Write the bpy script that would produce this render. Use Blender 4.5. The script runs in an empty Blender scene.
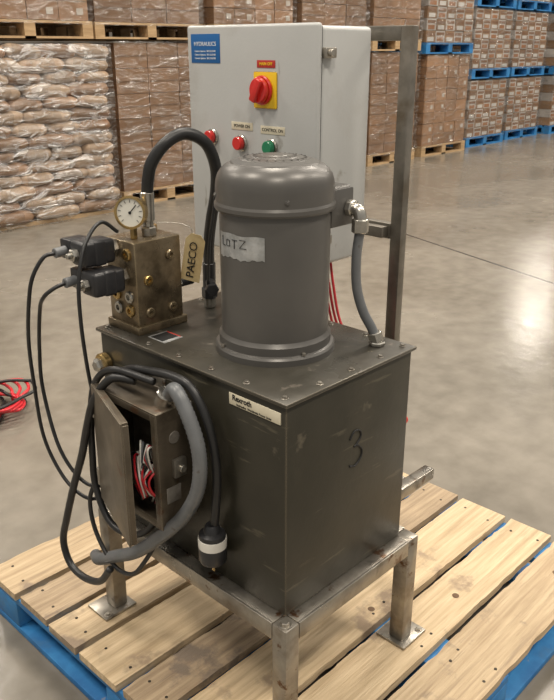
import bpy, bmesh, math, random
from mathutils import Vector, Matrix, noise as mn
random.seed(7)
sc=bpy.context.scene
COL=sc.collection
# ---------------------------------------------------------------- materials
def mat(name,c1,c2=None,rough=.5,metal=0,scale=8,detail=4,bump=0,bscale=None,stretch=(1,1,1),lo=.35,hi=.65,rvar=0,coat=0,coord='Object',vcol=False,c3=None,s3=2.5,c4=None,s4=20,t4=.66,edge=None,er=.004,c5=None,s5=3,st5=(1,1,1),t5=.62):
    m=bpy.data.materials.new(name);m.use_nodes=True
    nt=m.node_tree;b=nt.nodes['Principled BSDF'];L=nt.links
    b.inputs['Roughness'].default_value=rough;b.inputs['Metallic'].default_value=metal
    b.inputs['Coat Weight'].default_value=coat
    tc=nt.nodes.new('ShaderNodeTexCoord');mp=nt.nodes.new('ShaderNodeMapping')
    mp.inputs['Scale'].default_value=stretch
    L.new(tc.outputs[coord],mp.inputs['Vector'])
    b.inputs['Base Color'].default_value=(*c1,1)
    def noise(s,d=detail,raw=False,vec=None):
        n=nt.nodes.new('ShaderNodeTexNoise');n.inputs['Scale'].default_value=s;n.inputs['Detail'].default_value=d
        n.inputs['Roughness'].default_value=.6
        L.new(vec if vec else (tc.outputs[coord] if raw else mp.outputs[0]),n.inputs['Vector']);return n
    out=None
    if c2 is not None:
        n=noise(scale);r=nt.nodes.new('ShaderNodeValToRGB')
        r.color_ramp.elements[0].position=lo;r.color_ramp.elements[1].position=hi
        r.color_ramp.elements[0].color=(*c1,1);r.color_ramp.elements[1].color=(*c2,1)
        L.new(n.outputs['Fac'],r.inputs[0]);out=r.outputs[0]
    def layer(out,c,s,t0,t1,d,raw=False,vec=None):
        n=noise(s,d,raw,vec);r=nt.nodes.new('ShaderNodeValToRGB')
        r.color_ramp.elements[0].position=t0;r.color_ramp.elements[1].position=t1
        r.color_ramp.elements[0].color=(0,0,0,1);r.color_ramp.elements[1].color=(1,1,1,1)
        L.new(n.outputs['Fac'],r.inputs[0])
        mx=nt.nodes.new('ShaderNodeMix');mx.data_type='RGBA'
        L.new(r.outputs[0],mx.inputs['Factor']);L.new(out,mx.inputs['A']);mx.inputs['B'].default_value=(*c,1)
        return mx.outputs['Result']
    if c3 is not None: out=layer(out,c3,s3,.54,.72,6)
    if c4 is not None: out=layer(out,c4,s4,t4,t4+.06,8,True)
    if c5 is not None:
        mp5=nt.nodes.new('ShaderNodeMapping');mp5.inputs['Scale'].default_value=st5;mp5.inputs['Rotation'].default_value=(.3,.2,.1)
        L.new(tc.outputs[coord],mp5.inputs['Vector']);out=layer(out,c5,s5,t5,t5+.05,5,False,mp5.outputs[0])
    if edge is not None:
        bv=nt.nodes.new('ShaderNodeBevel');bv.samples=4;bv.inputs['Radius'].default_value=er
        ge=nt.nodes.new('ShaderNodeNewGeometry');dt=nt.nodes.new('ShaderNodeVectorMath');dt.operation='DOT_PRODUCT'
        L.new(bv.outputs[0],dt.inputs[0]);L.new(ge.outputs['Normal'],dt.inputs[1])
        n=noise(28,6,True)
        ad=nt.nodes.new('ShaderNodeMath');ad.operation='MULTIPLY_ADD';ad.inputs[1].default_value=-.22;L.new(n.outputs['Fac'],ad.inputs[0]);ad.inputs[2].default_value=1.06
        lt=nt.nodes.new('ShaderNodeMath');lt.operation='LESS_THAN';L.new(dt.outputs['Value'],lt.inputs[0]);L.new(ad.outputs[0],lt.inputs[1])
        fm=nt.nodes.new('ShaderNodeMath');fm.operation='MULTIPLY';fm.inputs[1].default_value=.75;L.new(lt.outputs[0],fm.inputs[0])
        mx=nt.nodes.new('ShaderNodeMix');mx.data_type='RGBA';L.new(fm.outputs[0],mx.inputs['Factor']);L.new(out,mx.inputs['A']);mx.inputs['B'].default_value=(*edge,1)
        out=mx.outputs['Result']
    if vcol:
        a=nt.nodes.new('ShaderNodeVertexColor');a.layer_name='Col'
        if out is None: out=a.outputs[0]
        else:
            mx=nt.nodes.new('ShaderNodeMix');mx.data_type='RGBA';mx.blend_type='MULTIPLY';mx.inputs['Factor'].default_value=1
            L.new(out,mx.inputs['A']);L.new(a.outputs[0],mx.inputs['B']);out=mx.outputs['Result']
    if out is not None: L.new(out,b.inputs['Base Color'])
    if rvar:
        n=noise(scale*.6);mr=nt.nodes.new('ShaderNodeMapRange')
        mr.inputs['To Min'].default_value=max(.05,rough-rvar);mr.inputs['To Max'].default_value=min(1,rough+rvar)
        mr.inputs['From Min'].default_value=.3;mr.inputs['From Max'].default_value=.7
        L.new(n.outputs['Fac'],mr.inputs['Value']);L.new(mr.outputs[0],b.inputs['Roughness'])
    if bump:
        n=noise(bscale or scale*3);bp=nt.nodes.new('ShaderNodeBump');bp.inputs['Strength'].default_value=bump;bp.inputs['Distance'].default_value=.01
        L.new(n.outputs['Fac'],bp.inputs['Height']);L.new(bp.outputs[0],b.inputs['Normal'])
    return m
M={}
M['tank']=mat('tank_paint',(.027,.025,.0175),(.042,.038,.027),.40,.15,4,rvar=.12,bump=.04,bscale=60,c3=(.056,.049,.035),s3=3,c4=(.11,.095,.068),s4=11,t4=.65,edge=(.17,.14,.095),er=.005,c5=(.085,.075,.052),s5=6,st5=(1,1,9),t5=.63)
M['lid']=mat('lid_paint',(.050,.046,.036),(.076,.069,.056),.32,.2,7,rvar=.14,bump=.05,bscale=50,c3=(.10,.09,.072),s3=5,c4=(.16,.14,.115),s4=17,t4=.64,edge=(.20,.17,.125),er=.004)
M['motor']=mat('motor_paint',(.105,.100,.093),(.125,.119,.110),.36,.3,5,rvar=.08,bump=.05,bscale=9,c3=(.145,.137,.125),s3=4,c4=(.20,.18,.16),s4=16,t4=.70)
M['motor_dk']=mat('motor_vent',(.07,.067,.062),None,.5,.2)
M['steel']=mat('raw_steel',(.25,.23,.20),(.40,.37,.32),.34,.8,14,rvar=.12,bump=.06,bscale=60,c3=(.19,.15,.11),s3=9,c4=(.14,.075,.04),s4=20,t4=.61,c5=(.10,.085,.07),s5=5,t5=.62)
M['post']=mat('dull_steel_post',(.17,.155,.13),(.27,.245,.21),.38,.7,14,rvar=.1,c3=(.15,.12,.085),s3=9)
M['bolt']=mat('zinc_bolt',(.38,.35,.30),(.5,.46,.4),.32,.85,30)
M['zinc']=mat('zinc_fitting',(.55,.53,.48),(.42,.40,.36),.26,.9,30)
M['block']=mat('manifold_bronze',(.17,.13,.08),(.31,.245,.16),.30,.7,22,rvar=.1,bump=.06,c3=(.09,.07,.045),s3=12,edge=(.50,.40,.24),er=.003)
M['brass']=mat('brass',(.55,.38,.15),(.38,.27,.12),.26,.9,30)
M['black']=mat('black_rubber',(.012,.012,.013),(.02,.02,.02),.42,0,30)
M['coil']=mat('black_coil_plastic',(.016,.016,.018),(.028,.028,.03),.36,0,20)
M['conduit']=mat('grey_conduit',(.115,.122,.128),(.155,.16,.165),.36,0,20,c4=(.08,.07,.06),s4=20,t4=.64)
M['cab']=mat('cabinet_grey',(.45,.455,.445),(.50,.505,.495),.34,0,3,bump=.05,bscale=150,c3=(.41,.405,.385),s3=6,c4=(.26,.24,.21),s4=10,t4=.68,c5=(.30,.29,.26),s5=7,st5=(1,5,1),t5=.67)
M['gasket']=mat('cabinet_seam',(.10,.10,.10),None,.6)
M['yellow']=mat('yellow_plastic',(.85,.55,.02),None,.35)
M['red']=mat('red_plastic',(.62,.02,.015),None,.3,coat=.3)
M['green']=mat('green_plastic',(.01,.20,.09),None,.3,coat=.3)
M['white']=mat('white_label',(.72,.70,.64),None,.5)
M['cream']=mat('cream_label',(.60,.54,.40),(.70,.65,.51),.5)
M['blue']=mat('blue_label',(.012,.12,.36),None,.4)
M['ink']=mat('ink',(.01,.01,.01),None,.6)
M['redink']=mat('red_ink',(.45,.03,.02),None,.6)
M['whiteink']=mat('white_ink',(.75,.78,.8),None,.6)
M['tape']=mat('silver_tape',(.34,.35,.35),(.55,.56,.56),.34,.45,30,bump=.25,bscale=50)
M['tag']=mat('paper_tag',(.62,.50,.27),(.50,.37,.18),.6,0,25,c4=(.30,.20,.09),s4=22,t4=.60)
M['glass']=mat('gauge_face',(.70,.68,.60),None,.15,coat=1)
M['jbox']=mat('jbox_paint',(.075,.060,.042),(.125,.102,.074),.40,.4,12,rvar=.1,c3=(.16,.13,.092),s3=14,edge=(.28,.24,.18),er=.003,c4=(.10,.055,.03),s4=18,t4=.62)
M['jin']=mat('jbox_inside',(.26,.24,.21),(.15,.13,.11),.5,.3,30)
M['redwire']=mat('red_wire',(.55,.02,.03),None,.35)
M['bluep']=mat('blue_pallet_paint',(.010,.12,.33),(.03,.21,.48),.6,0,10,c3=(.05,.14,.25),s3=8,c4=(.35,.27,.17),s4=14,t4=.66)
def wood(name,a,b,c,d):
    return mat(name,a,b,.6,0,4,8,bump=.4,bscale=8,stretch=(1.0,22,22),c3=c,s3=2.6,c4=d,s4=5,t4=.60,c5=(.17,.13,.095),s5=3,st5=(1,1,1),t5=.70)
M['w1']=wood('pine_light',(.50,.37,.22),(.68,.53,.34),(.40,.29,.17),(.34,.25,.165))
M['w2']=wood('pine_mid',(.40,.29,.175),(.57,.44,.28),(.31,.225,.14),(.28,.21,.145))
M['w3']=wood('pine_worn',(.29,.21,.13),(.47,.355,.23),(.22,.16,.11),(.20,.155,.115))
M['nail']=mat('nail_head',(.05,.04,.03),None,.5,.6)
M['hole']=mat('knot',(.14,.08,.04),None,.7)
M['palw']=mat('stack_pallet_wood',(.34,.22,.11),(.48,.33,.18),.7,0,6,stretch=(1,6,6))
M['card']=mat('cardboard',(.75,.75,.75),(1,1,1),.6,0,3,vcol=True)
M['bag']=mat('paper_bag',(.72,.66,.58),(1,1,1),.42,0,5,vcol=True,bump=.9,bscale=11,c3=(.62,.46,.34),s3=6)
def wrapmat(name,amt,rough=.22,col=.9):
    m=bpy.data.materials.new(name);m.use_nodes=True;nt=m.node_tree;nt.nodes.clear();L=nt.links
    o=nt.nodes.new('ShaderNodeOutputMaterial');mx=nt.nodes.new('ShaderNodeMixShader')
    t=nt.nodes.new('ShaderNodeBsdfTransparent');g=nt.nodes.new('ShaderNodeBsdfGlossy')
    g.inputs['Roughness'].default_value=rough;g.inputs['Color'].default_value=(col,col,col,1)
    tc=nt.nodes.new('ShaderNodeTexCoord');mp=nt.nodes.new('ShaderNodeMapping');mp.inputs['Scale'].default_value=(3,3,9)
    n=nt.nodes.new('ShaderNodeTexNoise');n.inputs['Scale'].default_value=1.6;n.inputs['Detail'].default_value=5;n.inputs['Distortion'].default_value=1.5
    b=nt.nodes.new('ShaderNodeBump');b.inputs['Strength'].default_value=1;b.inputs['Distance'].default_value=.06
    L.new(tc.outputs['Object'],mp.inputs[0]);L.new(mp.outputs[0],n.inputs['Vector']);L.new(n.outputs['Fac'],b.inputs['Height']);L.new(b.outputs[0],g.inputs['Normal'])
    mr=nt.nodes.new('ShaderNodeMapRange');mr.inputs['From Min'].default_value=.42;mr.inputs['From Max'].default_value=.66
    mr.inputs['To Min'].default_value=amt*.3;mr.inputs['To Max'].default_value=amt*2.2
    L.new(n.outputs['Fac'],mr.inputs['Value']);L.new(mr.outputs[0],mx.inputs[0])
    L.new(t.outputs[0],mx.inputs[1]);L.new(g.outputs[0],mx.inputs[2]);L.new(mx.outputs[0],o.inputs[0]);return m
M['wrap']=wrapmat('shrink_wrap',.13)
M['wrap2']=wrapmat('shrink_wrap_heavy',.19,.3,1)
# ---------------------------------------------------------------- helpers
def empty(name,loc=(0,0,0)):
    e=bpy.data.objects.new(name,None);e.location=loc;COL.objects.link(e);return e
def fin(bm,name,m,par,smooth=False,mats=None):
    me=bpy.data.meshes.new(name);bm.normal_update();bm.to_mesh(me);bm.free()
    for x in (mats or [m]): me.materials.append(M[x] if isinstance(x,str) else x)
    if smooth:
        for p in me.polygons:p.use_smooth=True
    o=bpy.data.objects.new(name,me);COL.objects.link(o)
    if par is not None:
        o.parent=par;o.matrix_parent_inverse=Matrix.Translation(par.location).inverted()
    return o
def autosmooth(o,ang=35):
    for p in o.data.polygons:p.use_smooth=True
    try:o.data.set_sharp_from_angle(angle=math.radians(ang))
    except Exception: pass
def box(name,lo,hi,m,par,bev=.0015,rot=None,piv=None,seg=2):
    bm=bmesh.new();bmesh.ops.create_cube(bm,size=1)
    c=[(a+b)/2 for a,b in zip(lo,hi)];s=[abs(b-a) for a,b in zip(lo,hi)]
    bmesh.ops.scale(bm,vec=s,verts=bm.verts)
    if bev: bmesh.ops.bevel(bm,geom=bm.edges[:]+bm.verts[:],offset=bev,segments=seg,affect='EDGES',profile=.5)
    bmesh.ops.translate(bm,vec=c,verts=bm.verts)
    if rot is not None:
        bmesh.ops.rotate(bm,cent=piv or c,matrix=rot,verts=bm.verts)
    o=fin(bm,name,m,par);autosmooth(o);return o
def axmat(d):
    return Vector(d).normalized().to_track_quat('Z','Y').to_matrix().to_4x4()
def lathe(name,prof,base,axis,m,par,seg=32,ang=35):
    bm=bmesh.new();rings=[]
    for r,h in prof:
        if r<1e-6: rings.append([bm.verts.new((0,0,h))])
        else: rings.append([bm.verts.new((r*math.cos(2*math.pi*i/seg),r*math.sin(2*math.pi*i/seg),h)) for i in range(seg)])
    for a,b in zip(rings,rings[1:]):
        if len(a)==1 and len(b)==1: continue
        for i in range(seg):
            j=(i+1)%seg
            if len(a)==1: bm.faces.new((a[0],b[j],b[i]))
            elif len(b)==1: bm.faces.new((a[i],a[j],b[0]))
            else: bm.faces.new((a[i],a[j],b[j],b[i]))
    bmesh.ops.recalc_face_normals(bm,faces=bm.faces)
    bm.transform(Matrix.Translation(base)@axmat(axis))
    o=fin(bm,name,m,par);autosmooth(o,ang);return o
def cyl(name,p0,p1,r,m,par,seg=24,bev=.12):
    d=Vector(p1)-Vector(p0);h=d.length;b=min(r*bev,h*.3)
    return lathe(name,[(0,0),(r-b,0),(r,b),(r,h-b),(r-b,h),(0,h)],p0,d,m,par,seg)
def catmull(P,n=10):
    P=[Vector(p) for p in P];Q=[2*P[0]-P[1]]+P+[2*P[-1]-P[-2]];o=[]
    for i in range(1,len(Q)-2):
        a,b,c,d=Q[i-1:i+3]
        for k in range(n):
            t=k/n
            o.append(.5*((2*b)+(-a+c)*t+(2*a-5*b+4*c-d)*t*t+(-a+3*b-3*c+d)*t**3))
    o.append(P[-1]);return o
def tube(name,P,r,m,par,n=10,seg=12,ribs=0,smooth=True):
    pts=catmull(P,n) if smooth else [Vector(p) for p in P]
    if ribs:
        res=[pts[0]]
        for a,b in zip(pts,pts[1:]):
            L=(b-a).length;k=max(1,int(L/ribs*2))
            for i in range(1,k+1):res.append(a.lerp(b,i/k))
        pts=res
    bm=bmesh.new();T=[]
    for i in range(len(pts)):
        a=pts[max(0,i-1)];b=pts[min(len(pts)-1,i+1)];T.append((b-a).normalized())
    up=Vector((0,0,1)) if abs(T[0].z)<.9 else Vector((1,0,0))
    N=T[0].cross(up).normalized();rings=[]
    for i,p in enumerate(pts):
        N=(N-T[i]*N.dot(T[i])).normalized();B=T[i].cross(N)
        rr=r*(1-.07*(i%2)) if ribs else r
        rings.append([bm.verts.new(p+rr*(math.cos(2*math.pi*k/seg)*N+math.sin(2*math.pi*k/seg)*B)) for k in range(seg)])
    for a,b in zip(rings,rings[1:]):
        for k in range(seg):
            j=(k+1)%seg;bm.faces.new((a[k],a[j],b[j],b[k]))
    bm.faces.new(rings[0][::-1]);bm.faces.new(rings[-1])
    bmesh.ops.recalc_face_normals(bm,faces=bm.faces)
    return fin(bm,name,m,par,smooth=True)
RX=Matrix(((0,0,-1),(-1,0,0),(0,1,0)))
RY=Matrix(((1,0,0),(0,0,-1),(0,1,0)))
def text(name,s,loc,size,R,m,par,bold=False,align='CENTER'):
    c=bpy.data.curves.new(name,'FONT');c.body=s;c.size=size;c.align_x=align;c.align_y='CENTER';c.extrude=.0003
    if bold:c.offset=size*.02
    c.materials.append(M[m]);o=bpy.data.objects.new(name,c);COL.objects.link(o)
    mw=Matrix.Translation(loc)@R.to_4x4()
    o.parent=par;o.matrix_parent_inverse=Matrix.Translation(par.location).inverted();o.matrix_basis=mw
    return o
def hexbolt(name,base,axis,r,h,m,par,washer=True):
    if washer: cyl(name+'_washer',base,Vector(base)+Vector(axis).normalized()*.0015,r*1.5,m,par,16)
    b=Vector(base)+Vector(axis).normalized()*.0015
    return lathe(name,[(0,0),(r,0),(r,h*.8),(r*.85,h),(0,h)],b,axis,m,par,6,20)
# ---------------------------------------------------------------- floor & shell
def floor_mat():
    m=bpy.data.materials.new('polished_concrete');m.use_nodes=True;nt=m.node_tree;L=nt.links;b=nt.nodes['Principled BSDF']
    tc=nt.nodes.new('ShaderNodeTexCoord')
    def N(s,d,dist=0):
        n=nt.nodes.new('ShaderNodeTexNoise');n.inputs['Scale'].default_value=s;n.inputs['Detail'].default_value=d;n.inputs['Distortion'].default_value=dist
        L.new(tc.outputs['Object'],n.inputs['Vector']);return n
    n1=N(.9,6,.3);n2=N(9,8)
    r=nt.nodes.new('ShaderNodeValToRGB');r.color_ramp.elements[0].position=.36;r.color_ramp.elements[1].position=.64
    r.color_ramp.elements[0].color=(.165,.147,.119,1);r.color_ramp.elements[1].color=(.255,.229,.190,1)
    mixf=nt.nodes.new('ShaderNodeMath');mixf.operation='MULTIPLY_ADD';mixf.inputs[1].default_value=.5
    L.new(n2.outputs['Fac'],mixf.inputs[0])
    h=nt.nodes.new('ShaderNodeMath');h.operation='MULTIPLY';h.inputs[1].default_value=.5;L.new(n1.outputs['Fac'],h.inputs[0]);L.new(h.outputs[0],mixf.inputs[2])
    L.new(mixf.outputs[0],r.inputs[0])
    dot=nt.nodes.new('ShaderNodeVectorMath');dot.operation='DOT_PRODUCT';dot.inputs[1].default_value=(.947,-.320,0);L.new(tc.outputs['Object'],dot.inputs[0])
    off=4.41*.947-2.76*.320
    sub=nt.nodes.new('ShaderNodeMath');sub.operation='SUBTRACT';sub.inputs[1].default_value=off;L.new(dot.outputs['Value'],sub.inputs[0])
    ab=nt.nodes.new('ShaderNodeMath');ab.operation='PINGPONG';ab.inputs[1].default_value=3.2;L.new(sub.outputs[0],ab.inputs[0])
    lt=nt.nodes.new('ShaderNodeMath');lt.operation='LESS_THAN';lt.inputs[1].default_value=.011;L.new(ab.outputs[0],lt.inputs[0])
    mx=nt.nodes.new('ShaderNodeMix');mx.data_type='RGBA';L.new(lt.outputs[0],mx.inputs['Factor']);L.new(r.outputs[0],mx.inputs['A']);mx.inputs['B'].default_value=(.05,.045,.04,1)
    L.new(mx.outputs['Result'],b.inputs['Base Color'])
    mr=nt.nodes.new('ShaderNodeMapRange');mr.inputs['From Min'].default_value=.3;mr.inputs['From Max'].default_value=.7;mr.inputs['To Min'].default_value=.13;mr.inputs['To Max'].default_value=.30
    L.new(n1.outputs['Fac'],mr.inputs['Value']);L.new(mr.outputs[0],b.inputs['Roughness'])
    bp=nt.nodes.new('ShaderNodeBump');bp.inputs['Strength'].default_value=.18;bp.inputs['Distance'].default_value=.01
    L.new(n2.outputs['Fac'],bp.inputs['Height']);L.new(bp.outputs[0],b.inputs['Normal'])
    return m
bm=bmesh.new();vs=[bm.verts.new(v) for v in [(-8,-8,0),(30,-8,0),(30,18,0),(-8,18,0)]];bm.faces.new(vs)
fin(bm,'floor',floor_mat(),None)
wallm=mat('warehouse_wall',(.30,.27,.23),(.34,.31,.27),.7,0,2)
box('wall_back',(-8,18,0),(30,18.2,9),wallm,None,0)
box('wall_right',(30,-8,0),(30.2,18,9),wallm,None,0)
# ---------------------------------------------------------------- foreground pallet
pal=empty('wooden_pallet',(.42,.34,0))
PX0,PX1,PY0,PY1=-.17,1.02,-.25,.93
ws=[.145,.125,.145,.11,.145,.115,.125,.145]
tot=sum(ws);gap=(PY1-PY0-tot)/(len(ws)-1);y=PY0
mats=['w2','w1','w1','w3','w1','w2','w3','w2']
def nail(x,y,z):
    cyl('nail',(x,y,z-.002),(x,y,z+.0006),.0038,'nail',pal,8)
for i,w in enumerate(ws):
    dx=random.uniform(-.008,.008)
    o=box('deck_board_%d'%i,(PX0+dx,y,.120),(PX1+dx,y+w,.14),mats[i],pal,0)
    bm=bmesh.new();bm.from_mesh(o.data)
    xe=[e for e in bm.edges if abs(e.verts[0].co.x-e.verts[1].co.x)>.5]
    bmesh.ops.subdivide_edges(bm,edges=xe,cuts=70)
    for v in bm.verts:
        s=1 if v.co.y>y+w/2 else -1
        n=mn.noise(Vector((v.co.x*14,i*7+s*3,v.co.z*8)))+.6*mn.noise(Vector((v.co.x*45,i*3+s,v.co.z*20)))
        v.co.y+=-s*.004*max(0,n)*1.3
        if v.co.z>.13: v.co.z-=.003*max(0,n)
    bm.to_mesh(o.data);bm.free()
    for sx in (PX0+.05,.40,.45,PX1-.05):
        for sy in (.2,.8):
            nail(sx+random.uniform(-.01,.01),y+w*sy+random.uniform(-.008,.008),.14)
    kx,ky=random.uniform(PX0+.1,PX1-.1),y+w*random.uniform(.25,.75)
    lathe('knot',[(.009,0),(.008,.0004),(0,.0005)],(kx,ky,.1401),(0,0,1),'hole',pal,14)
    y+=w+gap
for i,x in enumerate((PX0+.004,.375,PX1-.104)):
    box('stringer_board_%d'%i,(x,PY0,.098),(x+.10,PY1,.1195),'bluep',pal,.003)
    box('bottom_board_%d'%i,(x,PY0,0),(x+.10,PY1,.02),'bluep',pal,.003)
    for j,yy in enumerate((PY0,.27,PY1-.13)):
        box('block_%d_%d'%(i,j),(x,yy,.0205),(x+.10,yy+.13,.0975),'bluep',pal,.004)
for j,yy in enumerate((PY0+.001,.285,PY1-.101)):
    box('bottom_cross_%d'%j,(PX0+.11,yy,0),(PX1-.11,yy+.1,.02),'bluep',pal,.003)
# ---------------------------------------------------------------- steel frame stand
fr=empty('steel_support_frame',(.19,.28,.14))
L1,L2=.553,.372;e=.031;ZF=.426;T=.038
X0,X1,Y0,Y1=-e,L2+e,-e,L1+e
for i,(x,y) in enumerate([(X0,Y0),(X1-T,Y0),(X0,Y1-T),(X1-T,Y1-T)]):
    box('leg_%d'%i,(x,y,.146),(x+T,y+T,ZF-.001),'steel',fr,.004)
    sx=-1 if x<.1 else 1; sy=-1 if y<.1 else 1
    cx,cy=x+T/2+(.012*sx),y+T/2+.005
    box('foot_plate_%d'%i,(cx-.045,cy-.04,.14),(cx+.045,cy+.04,.1465),'steel',fr,.001)
    hexbolt('foot_bolt_%d'%i,(cx+.032*sx,cy-.028,.1465),(0,0,1),.006,.005,'bolt',fr)
t=.005
for n,lo,hi in [('rail_left',(X0,Y0+T,ZF-T),(X0+t,Y1-T,ZF)),('rail_right',(X0+T,Y0,ZF-T),(X1-T,Y0+t,ZF)),
  ('rail_back',(X1-t,Y0+T,ZF-T),(X1,Y1-T,ZF)),('rail_far',(X0+T,Y1-t,ZF-T),(X1-T,Y1,ZF)),
  ('shelf_left',(X0+t,Y0+T,ZF-t),(X0+T,Y1-T,ZF)),('shelf_right',(X0+T,Y0+t,ZF-t),(X1-T,Y0+T,ZF)),
  ('shelf_back',(X1-T,Y0+T,ZF-t),(X1-t,Y1-T,ZF)),('shelf_far',(X0+T,Y1-T,ZF-t),(X1-T,Y1-t,ZF))]:
    box(n,lo,hi,'steel',fr,.001)
for i,(y) in enumerate((.105,.575)):
    box('arm_%d'%i,(X1,y,ZF-.03),(.675,y+.03,ZF),'steel',fr,.003)
box('arm_tie',(.56,.135,ZF-.03),(.59,.575,ZF),'steel',fr,.003)
for i,y in enumerate((.178,.60)):
    box('upright_%d'%i,(.566,y,ZF-.03),(.590,y+.030,1.483),'post',fr,.003)
box('top_bar',(.568,.208,1.453),(.588,.60,1.483),'post',fr,.003)
box('cross_bar',(.568,.208,1.03),(.588,.60,1.066),'post',fr,.003)
box('cabinet_bracket',(.545,.215,1.035),(.568,.62,1.06),'post',fr,.002)
box('cabinet_bracket_top',(.545,.30,1.445),(.568,.62,1.475),'post',fr,.002)
# ---------------------------------------------------------------- tank
tk=empty('hydraulic_oil_tank',(.186,.276,.43))
ZB,ZT=.4375,.877
box('tank_body',(0,0,ZB-.0115),(L2,L1,ZT-.008),'tank',tk,.004)
box('tank_lid',(-.007,-.007,ZT-.0075),(L2+.007,L1+.007,ZT),'lid',tk,.002)
nb=0
for y in [.015,.11,.205,.30,.395,.54]:
    for x in (.012,L2-.012):
        hexbolt('lid_bolt_%d'%nb,(x,y,ZT),(0,0,1),.0045,.0035,'steel',tk);nb+=1
for x in (.10,.19,.28):
    for y in (.012,L1-.012):
        hexbolt('lid_bolt_%d'%nb,(x,y,ZT),(0,0,1),.0045,.0035,'steel',tk);nb+=1
hexbolt('corner_bolt',(-.016,-.014,ZF),(0,0,1),.009,.006,'bolt',tk)
cyl('sight_plug_body',(0,.535,.80),(-.018,.535,.80),.024,'brass',tk)
lathe('sight_plug_cap',[(0,0),(.016,0),(.016,.01),(.011,.014),(0,.014)],(-.018,.535,.80),(-1,0,0),'zinc',tk,6,20)
cyl('sight_lower_plug',(0,.535,.74),(-.014,.535,.74),.015,'brass',tk)
box('maker_plate',(-.0022,.012,.831),(0,.142,.854),'cream',tk,.0006)
text('maker_text','Rexroth',(-.0026,.108,.8465),.015,RX,'ink',tk,True)
text('maker_text_small','Hydraulics  Worldwide Power Units',(-.0026,.078,.835),.0060,RX,'ink',tk)
tube('marker_three',[(.178,-.0008,.738),(.190,-.0008,.752),(.208,-.0008,.748),(.212,-.0008,.735),(.200,-.0008,.722),(.192,-.0008,.719),(.203,-.0008,.718),(.217,-.0008,.703),(.214,-.0008,.687),(.198,-.0008,.675),(.180,-.0008,.680)],.0022,'ink',tk,8,6)
box('lid_data_plate',(.035,.375,ZT),(.085,.43,ZT+.001),'tape',tk,.0004)
box('lid_data_plate_print',(.038,.385,ZT+.001),(.080,.424,ZT+.0014),'ink',tk,0)
box('lid_data_plate_red',(.081,.38,ZT+.001),(.084,.425,ZT+.0014),'redink',tk,0)
cyl('side_red_plug',(L2,.02,.70),(L2+.02,.02,.70),.010,'red',tk)
# ---------------------------------------------------------------- motor
mo=empty('electric_motor',(.185,.205,.877))
lathe('motor_body',[(0,0),(.120,0),(.120,.012),(.117,.016),(.112,.018),(.112,.034),(.109,.038),(.1065,.042),(.1065,.266),(.1045,.280),(.098,.283),(.098,.288)],(.185,.205,.877),(0,0,1),'motor',mo,72,30)
lathe('fan_cowl',[(.100,.283),(.113,.281),(.1155,.285),(.1155,.292),(.1130,.297),(.1125,.322),(.1115,.334),(.108,.345),(.102,.354),(.094,.361),(.086,.3655),(.084,.3655),(.082,.3675),(.068,.3715),(.066,.3713),(.064,.373),(.048,.3755),(.046,.3753),(.044,.3768),(.028,.378),(.026,.3778),(.024,.379),(0,.380)],(.185,.205,.877),(0,0,1),'motor',mo,96,18)
for i in range(24):
    a=2*math.pi*i/24
    for r0,r1,z in ((.030,.041,1.2550),(.051,.060,1.2522)):
        c=Vector((.185+math.cos(a)*(r0+r1)/2,.205+math.sin(a)*(r0+r1)/2,z))
        box('vent_slot',(c.x-(r1-r0)/2,c.y-.0009,c.z-.002),(c.x+(r1-r0)/2,c.y+.0009,c.z-.0003),'motor_dk',mo,0,rot=Matrix.Rotation(a,3,'Z'))
for i in range(4):
    a=math.radians(45+90*i+10)
    hexbolt('cowl_screw_%d'%i,(.185+.1125*math.cos(a),.205+.1125*math.sin(a),.877+.308),(math.cos(a),math.sin(a),0),.0032,.002,'motor',mo)
    a+=.3
    hexbolt('flange_bolt_%d'%i,(.185+.115*math.cos(a),.205+.115*math.sin(a),.877+.0155),(0,0,1),.004,.006,'bolt',mo,False)
bm=bmesh.new();prev=None
for k in range(25):
    a=math.radians(214-62*k/24);ca,sa=math.cos(a),math.sin(a);dz=.003*math.sin(k*.5);lo_=.0015*math.sin(k*1.7)
    v=[bm.verts.new((.185+(.1072+.0004*math.sin(k*2.1+q))*ca,.205+(.1072+.0004*math.sin(k*2.1+q))*sa,z)) for q,z in enumerate((1.078+dz*.5-.0003*k*.3+lo_,1.10,1.122+dz*.4))]
    if prev:
        bm.faces.new((prev[0],v[0],v[1],prev[1]));bm.faces.new((prev[1],v[1],v[2],prev[2]))
    prev=v
bmesh.ops.recalc_face_normals(bm,faces=bm.faces)
fin(bm,'motor_label_tape','tape',mo,True)
def on_cyl(pts,r=.1081):
    return [(.185+r*math.cos(math.radians(a)),.205+r*math.sin(math.radians(a)),z) for a,z in pts]
for i,pts in enumerate([[(160,1.115),(160,1.098),(165,1.098)],[(168,1.110),(173,1.110),(173,1.099),(168,1.099),(168,1.110)],[(177,1.112),(184,1.112)],[(180,1.112),(180,1.096)],[(187,1.114),(194,1.114),(187,1.099),(195,1.099)]]):
    tube('label_stroke_%d'%i,on_cyl(pts),.0007,'ink',mo,4,6,smooth=False)
box('terminal_box',(.245,.125,1.115),(.318,.195,1.195),'motor',mo,.008,seg=3)
box('terminal_box_cover',(.249,.118,1.119),(.314,.125,1.191),'motor',mo,.003)
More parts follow.
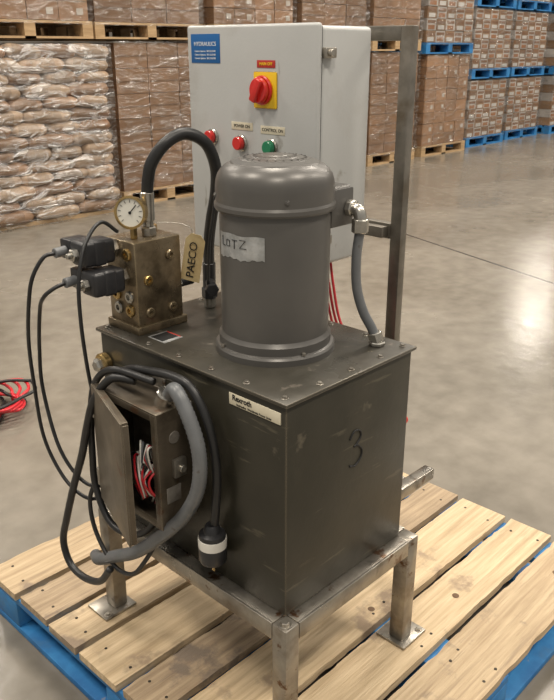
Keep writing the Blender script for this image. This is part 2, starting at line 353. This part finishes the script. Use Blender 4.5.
# ---------------------------------------------------------------- conduit motor -> tank
cd=empty('liquid_tight_conduit',(.30,.10,1.0))
cyl('elbow_nut_a',(.300,.118,1.152),(.300,.104,1.152),.017,'zinc',cd,8)
tube('elbow',[(.300,.106,1.152),(.300,.096,1.150),(.300,.090,1.140),(.300,.089,1.125)],.0125,'zinc',cd,6,16)
cyl('elbow_nut_b',(.300,.089,1.135),(.300,.089,1.108),.0165,'zinc',cd,8)
tube('conduit_run',[(.300,.089,1.112),(.296,.092,1.06),(.298,.090,1.0),(.308,.080,.95),(.320,.066,.915),(.326,.058,.893)],.0098,'conduit',cd,10,14)
cyl('base_nut',(.324,.061,.905),(.328,.056,.885),.0145,'zinc',cd,8)
cyl('base_locknut',(.328,.056,.877),(.328,.056,.886),.017,'zinc',cd,6)
rc=empty('red_wire_bundle',(.45,.25,.9))
for i in range(3):
    o=.013*i
    tube('red_wire_%d'%i,[(.46,.32-o,.985),(.455,.305-o,.93),(.44,.272-o,.86),(.43,.23-o*1.5,.78),(.43,.19-o,.62),(.43,.18-o,.45)],.003,'redwire',rc,8,8)
# ---------------------------------------------------------------- control cabinet
cb=empty('electrical_control_cabinet',(.46,.46,.985))
bx0,bx1,by0,by1,bz0,bz1=.382,.545,.264,.656,.989,1.481
box('cabinet_body',(bx0,by0,bz0),(bx1,by1,bz1),'cab',cb,.010,seg=3)
box('cabinet_seam',(bx0-.004,by0+.002,bz0+.002),(bx0+.003,by1-.002,bz1-.002),'gasket',cb,0)
box('cabinet_door',(.366,.259,.984),(.379,.661,1.486),'cab',cb,.007,seg=3)
fx=.366
for z in (1.43,1.05):
    box('clamp_plate',(.380,.2505,z-.010),(.412,.2645,z+.010),'bolt',cb,.002)
    cyl('clamp_screw',(.390,.2505,z),(.390,.242,z),.007,'bolt',cb,12)
box('logo_label',(fx-.001,.548,1.407),(fx,.645,1.468),'blue',cb,.0003)
text('logo_text','HYDRAULICS',(fx-.0014,.597,1.447),.0125,RX,'whiteink',cb,False)
for k in range(3):
    text('logo_small','Custom Systems  281.555.0100',(fx-.0014,.597,1.432-.0075*k),.0055,RX,'whiteink',cb)
box('disconnect_plate',(fx-.004,.372,1.318),(fx,.440,1.392),'yellow',cb,.003)
box('disconnect_label',(fx-.001,.378,1.400),(fx,.432,1.415),'redink',cb,.0003)
text('disconnect_text','MAIN OFF',(fx-.0013,.405,1.4075),.0085,RX,'yellow',cb,True)
RC=Vector((fx-.004,.411,1.355))
cyl('disconnect_collar',RC,RC+Vector((-.008,0,0)),.030,'red',cb,32)
cyl('disconnect_knob',RC+Vector((-.008,0,0)),RC+Vector((-.018,0,0)),.0265,'red',cb,32)
box('disconnect_grip',(RC.x-.028,RC.y-.009,RC.z-.025),(RC.x-.016,RC.y+.009,RC.z+.025),'red',cb,.004,rot=Matrix.Rotation(math.radians(25),3,'X'),piv=RC)
for i,(y,z,m) in enumerate(((.578,1.247,'red'),(.482,1.240,'red'),(.388,1.238,'green'))):
    cyl('button_bezel_%d'%i,(fx,y,z),(fx-.007,y,z),.0185,'zinc',cb,28)
    cyl('button_%d'%i,(fx-.007,y,z),(fx-.019,y,z),.0145,m,cb,28)
for i,(y0,y1,z0,z1,s) in enumerate(((.447,.515,1.268,1.285,'POWER ON'),(.350,.422,1.265,1.282,'CONTROL ON'))):
    box('button_label_%d'%i,(fx-.001,y0,z0),(fx,y1,z1),'cream',cb,.0003)
    text('button_text_%d'%i,s,(fx-.0013,(y0+y1)/2,(z0+z1)/2),.0095,RX,'ink',cb)
# ---------------------------------------------------------------- valve manifold
vm=empty('hydraulic_valve_manifold',(.09,.50,.877))
VX0,VX1,VY0,VY1,VZ1=.03,.15,.45,.55,1.073
box('manifold_block',(VX0,VY0,ZT),(VX1,VY1,VZ1),'block',vm,.004)
box('manifold_base',(VX0-.006,VY0-.006,ZT),(VX1+.006,VY1+.006,ZT+.018),'block',vm,.003)
for i,(y,z) in enumerate(((.475,.925),(.475,.955),(.475,1.045),(.515,.925),(.52,.955))):
    lathe('port_plug_l%d'%i,[(0,0),(.0135,0),(.0135,.004),(.011,.006),(.006,.006),(.006,.001),(0,.001)],(VX0,y,z),(-1,0,0),'zinc' if i%2 else 'brass',vm,20)
for i,(x,z) in enumerate(((.06,.92),(.12,.92),(.06,.99),(.12,1.035))):
    lathe('port_plug_r%d'%i,[(0,0),(.0110,0),(.0110,.003),(.009,.005),(.005,.005),(.005,.001),(0,.001)],(x,VY0,z),(0,-1,0),'brass' if i==2 else 'block',vm,20)
cyl('side_fitting_a',(VX1,.49,.955),(VX1+.022,.49,.955),.017,'zinc',vm,6)
cyl('side_fitting_b',(VX1+.022,.49,.955),(VX1+.06,.49,.955),.012,'coil',vm,16)
for k,(y,z) in enumerate(((.518,1.055),(.490,.998))):
    n='solenoid_%d_'%k
    cyl(n+'base',(VX0,y,z),(VX0-.016,y,z),.021,'zinc',vm,6)
    box(n+'coil',(VX0-.090,y-.026,z-.025),(VX0-.014,y+.026,z+.025),'coil',vm,.008,seg=3)
    box(n+'band',(VX0-.066,y-.0272,z-.0262),(VX0-.036,y+.0272,z+.0262),'coil',vm,.006,seg=3)
    cyl(n+'nut',(VX0-.090,y,z),(VX0-.104,y,z),.013,'zinc',vm,6)
    cyl(n+'stem',(VX0-.104,y,z),(VX0-.114,y,z),.006,'zinc',vm,12)
    box(n+'connector',(VX0-.085,y+.024,z-.020),(VX0-.035,y+.070,z+.022),'coil',vm,.004)
    cyl(n+'gland',(VX0-.085,y+.048,z),(VX0-.112,y+.048,z-.002),.0105,'conduit',vm,12)
cyl('top_nut',(.095,.485,VZ1),(.095,.485,VZ1+.020),.017,'zinc',vm,6)
cyl('top_stub',(.095,.485,VZ1+.02),(.095,.485,VZ1+.035),.011,'zinc',vm,16)
cyl('small_plug_top',(.13,.52,VZ1),(.13,.52,VZ1+.014),.012,'brass',vm,6)
pg=empty('pressure_gauge',(.05,.49,1.073))
GC=Vector((.056,.484,1.128));gd=Vector((-1,-.62,.12)).normalized()
cyl('gauge_stem',(.056,.484,VZ1),(.056,.484,1.105),.008,'brass',pg,6)
lathe('gauge_case',[(0,-.014),(.026,-.014),(.031,-.008),(.031,.008),(.0335,.010),(.0335,.014),(.029,.015),(.0285,.011),(0,.011)],GC,gd,'brass',pg,40)
lathe('gauge_dial',[(0,0),(.0283,0)],GC+gd*.0118,gd,'glass',pg,40)
R=axmat(gd)
for k in range(11):
    a=math.radians(-45+27*k)
    p0=GC+gd*.0122+R.to_3x3()@Vector((math.cos(a)*.020,math.sin(a)*.020,0))
    p1=GC+gd*.0122+R.to_3x3()@Vector((math.cos(a)*.026,math.sin(a)*.026,0))
    cyl('gauge_tick_%d'%k,p0,p1,.0006,'ink',pg,6)
cyl('gauge_needle',GC+gd*.0128,GC+gd*.0128+R.to_3x3()@Vector((.013,.016,0)),.0009,'ink',pg,6)
cyl('gauge_hub',GC+gd*.0115,GC+gd*.0145,.003,'ink',pg,12)
# ---------------------------------------------------------------- hydraulic hose
hh=empty('hydraulic_hose',(.17,.46,1.1))
cyl('hose_crimp_a',(.095,.485,1.105),(.095,.483,1.165),.0145,'zinc',hh,16)
tube('hose_run',[(.095,.483,1.155),(.096,.478,1.19),(.101,.468,1.225),(.125,.450,1.262),(.165,.438,1.278),(.205,.423,1.258),(.232,.424,1.208),(.243,.438,1.15),(.248,.460,1.09),(.253,.477,1.03),(.258,.485,.965)],.0125,'black',hh,12,16)
cyl('hose_crimp_b',(.2575,.484,.985),(.259,.487,.925),.0150,'coil',hh,16)
cyl('hose_nut_b',(.259,.487,.926),(.26,.488,.900),.018,'coil',hh,6)
cyl('hose_adapter',(.26,.488,.877),(.26,.488,.901),.014,'zinc',hh,16)
cyl('tee_arm',(.258,.484,.94),(.225,.44,.94),.011,'coil',hh,14)
cyl('tee_cap',(.228,.444,.94),(.214,.425,.94),.015,'coil',hh,6)
cyl('return_port',(.245,.40,.877),(.245,.40,.925),.019,'coil',hh,6)
cyl('return_port_cap',(.245,.40,.925),(.245,.40,.945),.013,'zinc',hh,16)
tube('thin_tube',[(.232,.418,1.20),(.230,.43,1.12),(.222,.44,1.04),(.215,.44,.95)],.0035,'black',hh,8,8)
tg=empty('paper_tag',(.16,.44,1.02))
rt=Matrix.Rotation(math.radians(10),3,'X');dy=.018
RT=Matrix.Rotation(math.radians(28),3,'Z')@rt;tp=Vector((.171,.417+dy,1.02))
bm=bmesh.new()
out=[(-.021,-.052),(.023,-.052),(.023,.038),(.012,.052),(-.010,.052),(-.021,.040)]
f=[bm.verts.new(tp+RT@Vector((-.0006+.002*math.sin(z*50),yy,z))) for yy,z in out];g=[bm.verts.new(tp+RT@Vector((.0006+.002*math.sin(z*50),yy,z))) for yy,z in out]
bm.faces.new(f);bm.faces.new(g[::-1])
for k in range(6): bm.faces.new((f[k],f[(k+1)%6],g[(k+1)%6],g[k]))
bmesh.ops.recalc_face_normals(bm,faces=bm.faces);fin(bm,'tag_card','tag',tg)
text('tag_text','PAECO',tp+RT@Vector((-.0032,.001,-.004)),.025,RT@RX@Matrix.Rotation(math.radians(90),3,'Z'),'ink',tg,False)
tube('tag_wire',[(.172,.436,1.068),(.17,.44,1.085),(.15,.46,1.095),(.11,.478,1.10)],.0008,'zinc',tg,6,6)
# ---------------------------------------------------------------- junction box
jb=empty('electrical_junction_box',(-.045,.35,.55))
JX,JY0,JY1,JZ0,JZ1=-.09,.25,.45,.545,.80
w=.004
box('jbox_back',(-.006,JY0,JZ0),(-.0005,JY1,JZ1),'jin',jb,.001)
box('jbox_side_near',(JX,JY0,JZ0),(-.006,JY0+w,JZ1),'jbox',jb,.001)
box('jbox_side_far',(JX,JY1-w,JZ0),(-.006,JY1,JZ1),'jbox',jb,.001)
box('jbox_top',(JX,JY0+w,JZ1-w),(-.006,JY1-w,JZ1),'jbox',jb,.001)
box('jbox_bottom',(JX,JY0+w,JZ0),(-.006,JY1-w,JZ0+w),'jbox',jb,.001)
for n,lo,hi in (('lip_near',(JX,JY0+w,JZ0+w),(JX+.003,JY0+.018,JZ1-w)),('lip_top',(JX,JY0+.018,JZ1-.018),(JX+.003,JY1-w,JZ1-w)),('lip_bot',(JX,JY0+.018,JZ0+w),(JX+.003,JY1-w,JZ0+.018))):
    box(n,lo,hi,'jbox',jb,.0005)
rd=Matrix.Rotation(math.radians(-19),3,'Z')
pv=(JX-.004,JY1,.67)
box('jbox_door',(JX-.008,JY0-.004,JZ0-.006),(JX-.004,JY1+.002,JZ1+.006),'jbox',jb,.0015,rot=rd,piv=pv)
for n,lo,hi in (('door_lip_top',(JX-.004,JY0,JZ1),(JX+.008,JY1,JZ1+.005)),('door_lip_bot',(JX-.004,JY0,JZ0-.005),(JX+.008,JY1,JZ0)),('door_lip_side',(JX-.004,JY0-.003,JZ0),(JX+.008,JY0+.001,JZ1))):
    box(n,lo,hi,'jbox',jb,.0008,rot=rd,piv=pv)
for z in (.59,.75):
    cyl('hinge',(JX-.004,JY1+.004,z-.02),(JX-.004,JY1+.004,z+.02),.006,'steel',jb,12)
box('latch_bracket',(-.060,JY0-.012,.655),(-.030,JY0,.695),'steel',jb,.003)
cyl('latch_screw',(-.045,JY0-.012,.675),(-.045,JY0-.020,.675),.008,'zinc',jb,12)
box('side_patch',(-.075,JY0-.002,.60),(-.04,JY0,.635),'jin',jb,.001)
cyl('knockout',(-.05,JY0-.002,.74),(-.05,JY0,.74),.013,'jin',jb,20)
box('jbox_mount_tab_top',(-.004,.33,JZ1),(-.0005,.37,JZ1+.022),'steel',jb,.001)
box('jbox_mount_tab_bot',(-.004,.33,JZ0-.022),(-.0005,.37,JZ0),'steel',jb,.001)
box('terminal_block',(-.03,.29,.60),(-.006,.41,.64),'white',jb,.002)
for i in range(9):
    y0=.27+.012*i;c=['redwire','redwire','white','ink','redwire','conduit','white','redwire','ink'][i]
    tube('wire_%d'%i,[(-.03,y0+.02,.63),(-.07,y0,.67),(-.100-random.uniform(0,.012),.268+.004*i,.66),(-.095,.272+.004*i,.63-.004*i),(-.075,y0,.60),(-.06,.30+.01*i,.57)],.0024,c,jb,8,6)
for i in range(8):
    c=['white','conduit','conduit','redwire','white','ink','conduit','white'][i]
    tube('wire_b%d'%i,[(-.03,.30+.012*i,.64),(-.06,.29+.008*i,.70),(-.098,.270+.004*i,.725-.008*i),(-.09,.275+.003*i,.68),(-.06,.28,.61)],.0022,c,jb,8,6)
# ---------------------------------------------------------------- grey conduit loop
gc=empty('flexible_conduit_loop',(-.07,.2,.6))
tube('conduit_loop',[(-.045,.262,.825),(-.060,.225,.850),(-.062,.195,.820),(-.060,.170,.765),(-.060,.163,.71),(-.062,.175,.65),(-.068,.212,.585),(-.078,.27,.52),(-.085,.35,.445),(-.082,.44,.385),(-.07,.53,.325),(-.05,.58,.30)],.0145,'conduit',gc,12,14,ribs=.006)
cyl('conduit_fitting',(-.045,.285,.800),(-.047,.268,.828),.0185,'zinc',gc,12)
# ---------------------------------------------------------------- power cord with plug
pc=empty('power_cord',(-.03,.17,.5))
tube('cord_run',[(-.05,.47,.60),(-.05,.485,.70),(-.045,.465,.785),(-.042,.40,.835),(-.04,.33,.852),(-.04,.26,.862),(-.038,.21,.855),(-.034,.175,.81),(-.03,.158,.75),(-.029,.152,.68),(-.029,.160,.60),(-.029,.165,.570)],.0088,'black',pc,12,12)
lathe('plug_body',[(0,0),(.012,0),(.015,.004),(.018,.016),(.026,.020),(.027,.024),(.027,.030),(0,.030)],(-.032,.168,.572),(0,0,-1),'coil',pc,28)
lathe('plug_ring',[(.020,0),(.0285,.0),(.0290,.004),(.0285,.020),(.020,.020)],(-.032,.168,.543),(0,0,-1),'white',pc,28)
lathe('plug_face',[(0,0),(.0275,0),(.0285,.004),(.0285,.030),(.026,.036),(0,.036)],(-.032,.168,.524),(0,0,-1),'coil',pc,28)
for i,(dx,dy) in enumerate(((.010,0),(-.008,.010),(-.008,-.010))):
    box('plug_blade_%d'%i,(-.032+dx-.001,.168+dy-.004,.472),(-.032+dx+.001,.168+dy+.004,.489),'brass',pc,.0004)
# ---------------------------------------------------------------- control cables
cc=empty('control_cable',(-.1,.55,.7))
tube('cable_a',[(-.082,.566,1.053),(-.105,.570,1.048),(-.128,.58,1.01),(-.133,.598,.955),(-.125,.635,.86),(-.12,.645,.76),(-.112,.645,.62),(-.10,.60,.53),(-.085,.545,.495),(-.07,.50,.505),(-.06,.46,.54)],.0042,'black',cc,12,10)
tube('cable_b',[(-.082,.538,.996),(-.105,.541,.99),(-.12,.56,.97),(-.11,.60,.93),(-.10,.64,.83),(-.10,.645,.73),(-.10,.60,.60),(-.08,.54,.53),(-.06,.46,.55)],.0042,'black',cc,12,10)
tube('cable_c',[(.028,.50,1.090),(-.01,.50,1.115),(-.06,.482,1.085),(-.090,.470,1.02),(-.095,.470,.94),(-.085,.48,.84),(-.07,.49,.74),(-.06,.50,.64),(-.055,.51,.56),(-.05,.46,.50),(-.05,.40,.535)],.0040,'black',cc,12,10)
lc=empty('coiled_power_cable',(-.1,.5,.45))
tube('loop_outer',[(-.06,.35,.832),(-.085,.395,.83),(-.10,.44,.775),(-.102,.475,.70),(-.10,.51,.62),(-.10,.56,.52),(-.10,.605,.42),(-.10,.635,.34),(-.10,.615,.285),(-.10,.56,.275),(-.10,.49,.30),(-.10,.44,.36)],.0085,'black',lc,12,12)
tube('loop_inner',[(-.052,.30,.842),(-.075,.40,.845),(-.08,.462,.80),(-.08,.49,.72),(-.08,.50,.62),(-.08,.50,.54),(-.08,.46,.47),(-.075,.40,.46),(-.07,.34,.49),(-.06,.30,.54)],.0075,'black',lc,12,12)
tube('loop_low',[(-.07,.50,.56),(-.085,.52,.50),(-.085,.51,.42),(-.085,.45,.36),(-.085,.38,.37),(-.08,.33,.43),(-.06,.30,.50)],.0050,'black',lc,12,10)
# ---------------------------------------------------------------- red strap bundle on the floor
rs=empty('red_strap_coil',(.40,2.15,0))
for i in range(9):
    a0=i*.8;P=[]
    for k in range(13):
        a=a0+2*math.pi*k/12;r=.15+.035*math.sin(3*a+i)
        P.append((.38+r*1.0*math.cos(a)+.010*i-.03,2.13+r*.9*math.sin(a)-.008*i,.012+.010*i+.01*math.sin(2*a)*(i>0)))
    tube('strap_%d'%i,P,.007,'redwire' if i%4 else 'black',rs,5,8)
# ---------------------------------------------------------------- background pallet stacks
def addbox(bm,lo,hi,lay,col,b=0):
    vs=[bm.verts.new((x,y,z)) for x in (lo[0],hi[0]) for y in (lo[1],hi[1]) for z in (lo[2],hi[2])]
    for f in ((0,1,3,2),(4,6,7,5),(0,4,5,1),(2,3,7,6),(0,2,6,4),(1,5,7,3)):
        F=bm.faces.new([vs[i] for i in f])
        if lay:
            for l in F.loops:l[lay]=(*col,1)
def stack_pallet(par,x,y,z,w,d,blue):
    bm=bmesh.new()
    for i in range(7):
        yy=y+i*(d-.1)/6;addbox(bm,(x,yy,z+.12),(x+w,yy+.1,z+.14),None,None)
    for i in range(3):
        xx=x+i*(w-.1)/2
        addbox(bm,(xx,y,z+.1),(xx+.1,y+d,z+.12),None,None);addbox(bm,(xx,y,z),(xx+.1,y+d,z+.018),None,None)
        for j in range(3):
            yy=y+j*(d-.14)/2;addbox(bm,(xx,yy,z+.018),(xx+.1,yy+.14,z+.1),None,None)
    for j in range(2):
        yy=y+j*(d-.1);addbox(bm,(x+.1,yy,z),(x+w-.1,yy+.1,z+.018),None,None)
    fin(bm,'pallet_base','bluep' if blue else 'palw',par)
def load(name,x,y,z,w,d,h,kind,blue=False,tone=1.0):
    par=empty(name,(x+w/2,y+d/2,z))
    if kind=='bags':
        bm=bmesh.new();addbox(bm,(x+.02,y+.03,z),(x+w-.02,y+d-.02,z+.035),None,None);fin(bm,'slip_sheet','palw',par);z0=z+.036
    else:
        stack_pallet(par,x,y,z,w,d,blue);z0=z+.142
    bm=bmesh.new();lay=bm.loops.layers.float_color.new('Col')
    if kind=='bags':
        nl=max(1,round(h/.10));lh=h/nl
        for k in range(nl):
            nx,ny=(4,2) if k%2 else (3,3)
            sh=random.uniform(-.015,.015)
            for i in range(nx):
                for j in range(ny):
                    if 0<i<nx-1 and 0<j<ny-1 and k<nl-1: continue
                    cx=x+(i+.5)*w/nx+random.uniform(-.02,.02)+sh;cy=y+(j+.5)*d/ny+random.uniform(-.02,.015);cz=z0+(k+.5)*lh
                    a,b,c=w/nx*.54,d/ny*.53,lh*.66
                    s=random.uniform(.8,1.15);col=(.45*s,.335*s,.235*s)
                    if random.random()<.4: col=(.33*s,.20*s,.115*s)
                    U,V=22,10;ring=[];seed=random.random()*50
                    sp=lambda v,p:math.copysign(abs(v)**p,v)
                    tilt=random.uniform(-.05,.05)
                    for vi in range(V+1):
                        ph=-math.pi/2+math.pi*vi/V;rr=[]
                        for u in range(U):
                            px=a*sp(math.cos(ph),.5)*sp(math.cos(2*math.pi*u/U),.4);py=b*sp(math.cos(ph),.5)*sp(math.sin(2*math.pi*u/U),.4);pz=c*sp(math.sin(ph),.85)+px*tilt
                            nn=mn.noise(Vector((px*9+seed,py*9,pz*14+seed)));n2=mn.noise(Vector((px*22+seed,py*22,pz*30)))
                            f=1+.07*nn+.03*n2
                            rr.append(bm.verts.new((cx+px*f,cy+py*f,max(z0,cz+pz*(1+.25*nn)))))
                        ring.append(rr)
                    for r0,r1 in zip(ring,ring[1:]):
                        for u in range(U):
                            F=bm.faces.new((r0[u],r0[(u+1)%U],r1[(u+1)%U],r1[u]));F.smooth=True
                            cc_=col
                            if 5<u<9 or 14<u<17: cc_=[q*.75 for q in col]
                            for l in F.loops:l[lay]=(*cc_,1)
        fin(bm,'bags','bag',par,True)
    else:
        if kind=='box': nx,ny,lh0,base=3,3,.23,(.26,.145,.076)
        elif kind=='small': nx,ny,lh0,base=4,3,.16,(.26,.145,.076)
        else: nx,ny,lh0,base=5,4,.15,(.55,.47,.40)
        base=[c*tone for c in base]
        nl=max(1,round(h/lh0));lh=h/nl
        for k in range(nl):
            for i in range(nx):
                for j in range(ny):
                    if 0<j<ny-1 and k<nl-1 and 0<i<nx-1: continue
                    s=random.uniform(.78,1.15);col=[c*s for c in base]
                    if kind=='print':
                        col=[c*s*tone for c in ((.44,.40,.36) if (i+k)%2 else (.27,.16,.085))]
                    g=.002+random.uniform(0,.004)
                    X=x+.02+i*(w-.04)/nx;Y=y+.02+j*(d-.04)/ny;Z=z0+k*lh
                    W=(w-.04)/nx;D=(d-.04)/ny;jy=random.uniform(-.006,.006)
                    addbox(bm,(X+g,Y+g+jy,Z+.002),(X+W-g,Y+D-g,Z+lh-.002),lay,col)
                    if j==0:
                        Yf=Y+g+jy
                        if kind=='print':
                            c2=(.30,.13,.05) if (i+k)%2 else (.50,.48,.45)
                            addbox(bm,(X+W*.15,Yf-.003,Z+lh*.1),(X+W*.8,Yf,Z+lh*.45),lay,c2)
                            addbox(bm,(X+W*.1,Yf-.003,Z+lh*.6),(X+W*.9,Yf,Z+lh*.85),lay,(.20,.10,.05))
                        elif kind=='small':
                            if random.random()<.6: addbox(bm,(X+W*.6,Yf-.003,Z+lh*.3),(X+W*.82,Yf,Z+lh*.65),lay,(.42,.38,.33))
                        else:
                            addbox(bm,(X+W*.04,Yf-.003,Z+lh*.46),(X+W*.96,Yf,Z+lh*.52),lay,[c*.7 for c in col])
        fin(bm,'cartons','card',par)
    bm=bmesh.new();addbox(bm,(x-.004,y-.012,z0-.03),(x+w+.004,y+d+.006,z0+h+.012),None,None)
    if kind=='bags':
        bmesh.ops.subdivide_edges(bm,edges=bm.edges,cuts=9,use_grid_fill=True)
        for v in bm.verts:
            n=mn.noise(v.co*5);v.co.y-=.03+.03*abs(n);v.co.x+=.02*n
    fin(bm,'shrink_wrap_film','wrap2' if kind=='bags' else 'wrap',par,kind=='bags')
RY0=5.30
load('pallet_of_cartons',.78,RY0,0,1.2,1.0,1.35,'box',True)
load('pallet_of_cartons',.78,RY0,1.51,1.2,1.0,1.2,'box')
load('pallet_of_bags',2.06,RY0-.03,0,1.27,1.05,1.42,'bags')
load('pallet_of_cartons',2.05,RY0+.05,1.51,1.2,1.0,1.2,'small')
load('pallet_of_cartons',3.50,RY0+.12,0,1.15,1.0,1.34,'box',tone=.85)
load('pallet_of_cartons',3.32,RY0+.12,1.51,1.25,1.0,1.2,'box',tone=.8)
load('pallet_of_cartons',4.80,RY0+.1,0,1.2,1.0,1.36,'small')
load('pallet_of_cartons',4.70,RY0+.1,1.52,1.2,1.0,1.2,'small')
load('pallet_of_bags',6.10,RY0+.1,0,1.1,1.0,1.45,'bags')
load('pallet_of_cartons',6.0,RY0+.1,1.52,1.2,1.0,1.2,'box',tone=.8)
load('pallet_of_cartons',7.3,RY0+.1,0,1.05,1.0,1.24,'box',tone=.9)
load('pallet_of_cartons',7.3,RY0+.1,1.40,1.05,1.0,1.2,'box')
load('pallet_of_cartons',8.55,RY0+.12,0,1.15,1.0,1.20,'small',tone=1.2)
load('pallet_of_cartons',8.50,RY0+.12,1.36,1.2,1.0,1.2,'print',True)
for i,x in enumerate((9.95,11.35,12.75,14.15,15.5,16.9)):
    for k in range(3):
        load('pallet_of_bottled_drinks',x,RY0+.25+.1*(i%2),k*1.0,1.15,1.0,.83,'print',True)
for i in range(11):
    x=2.0+i*1.45
    load('pallet_of_cartons',x,7.2,0,1.2,1.0,1.34,'small' if i%2 else 'box')
    load('pallet_of_cartons',x,7.2,1.51,1.2,1.0,1.4,'print' if i>5 else 'box',i>5)
# ---------------------------------------------------------------- lights
def area(name,loc,size,power,col=(1,.91,.79),rot=(0,0,0)):
    l=bpy.data.lights.new(name,'AREA');l.shape='RECTANGLE';l.size=size[0];l.size_y=size[1];l.energy=power;l.color=col
    o=bpy.data.objects.new(name,l);o.location=loc;o.rotation_euler=rot;COL.objects.link(o);return o
for x,y in ((-3,-3.5),(-3,2.2),(-3,7.5),(2,-3.5),(2,2.0),(2,9.5),(7,-3.5),(7,1.5),(12,-3.5),(12,1.5),(18,-3),(18,2.2),(25,11)):
    area('high_bay_light',(x,y,7.5),(1.6,.8),285)
w=bpy.data.worlds.new('world');sc.world=w;w.use_nodes=True
w.node_tree.nodes['Background'].inputs[0].default_value=(1,.96,.89,1);w.node_tree.nodes['Background'].inputs[1].default_value=.36
# ---------------------------------------------------------------- camera
c=bpy.data.cameras.new('camera');co=bpy.data.objects.new('camera',c);COL.objects.link(co);sc.camera=co
co.location=(-.8692,-.8119,1.44);co.rotation_euler=(math.pi/2-.3733,0,.7648-math.pi/2)
c.sensor_fit='VERTICAL';c.sensor_height=24;c.lens=772.6/700*24;c.clip_end=100;c.clip_start=.02
sc.view_settings.view_transform='Standard'
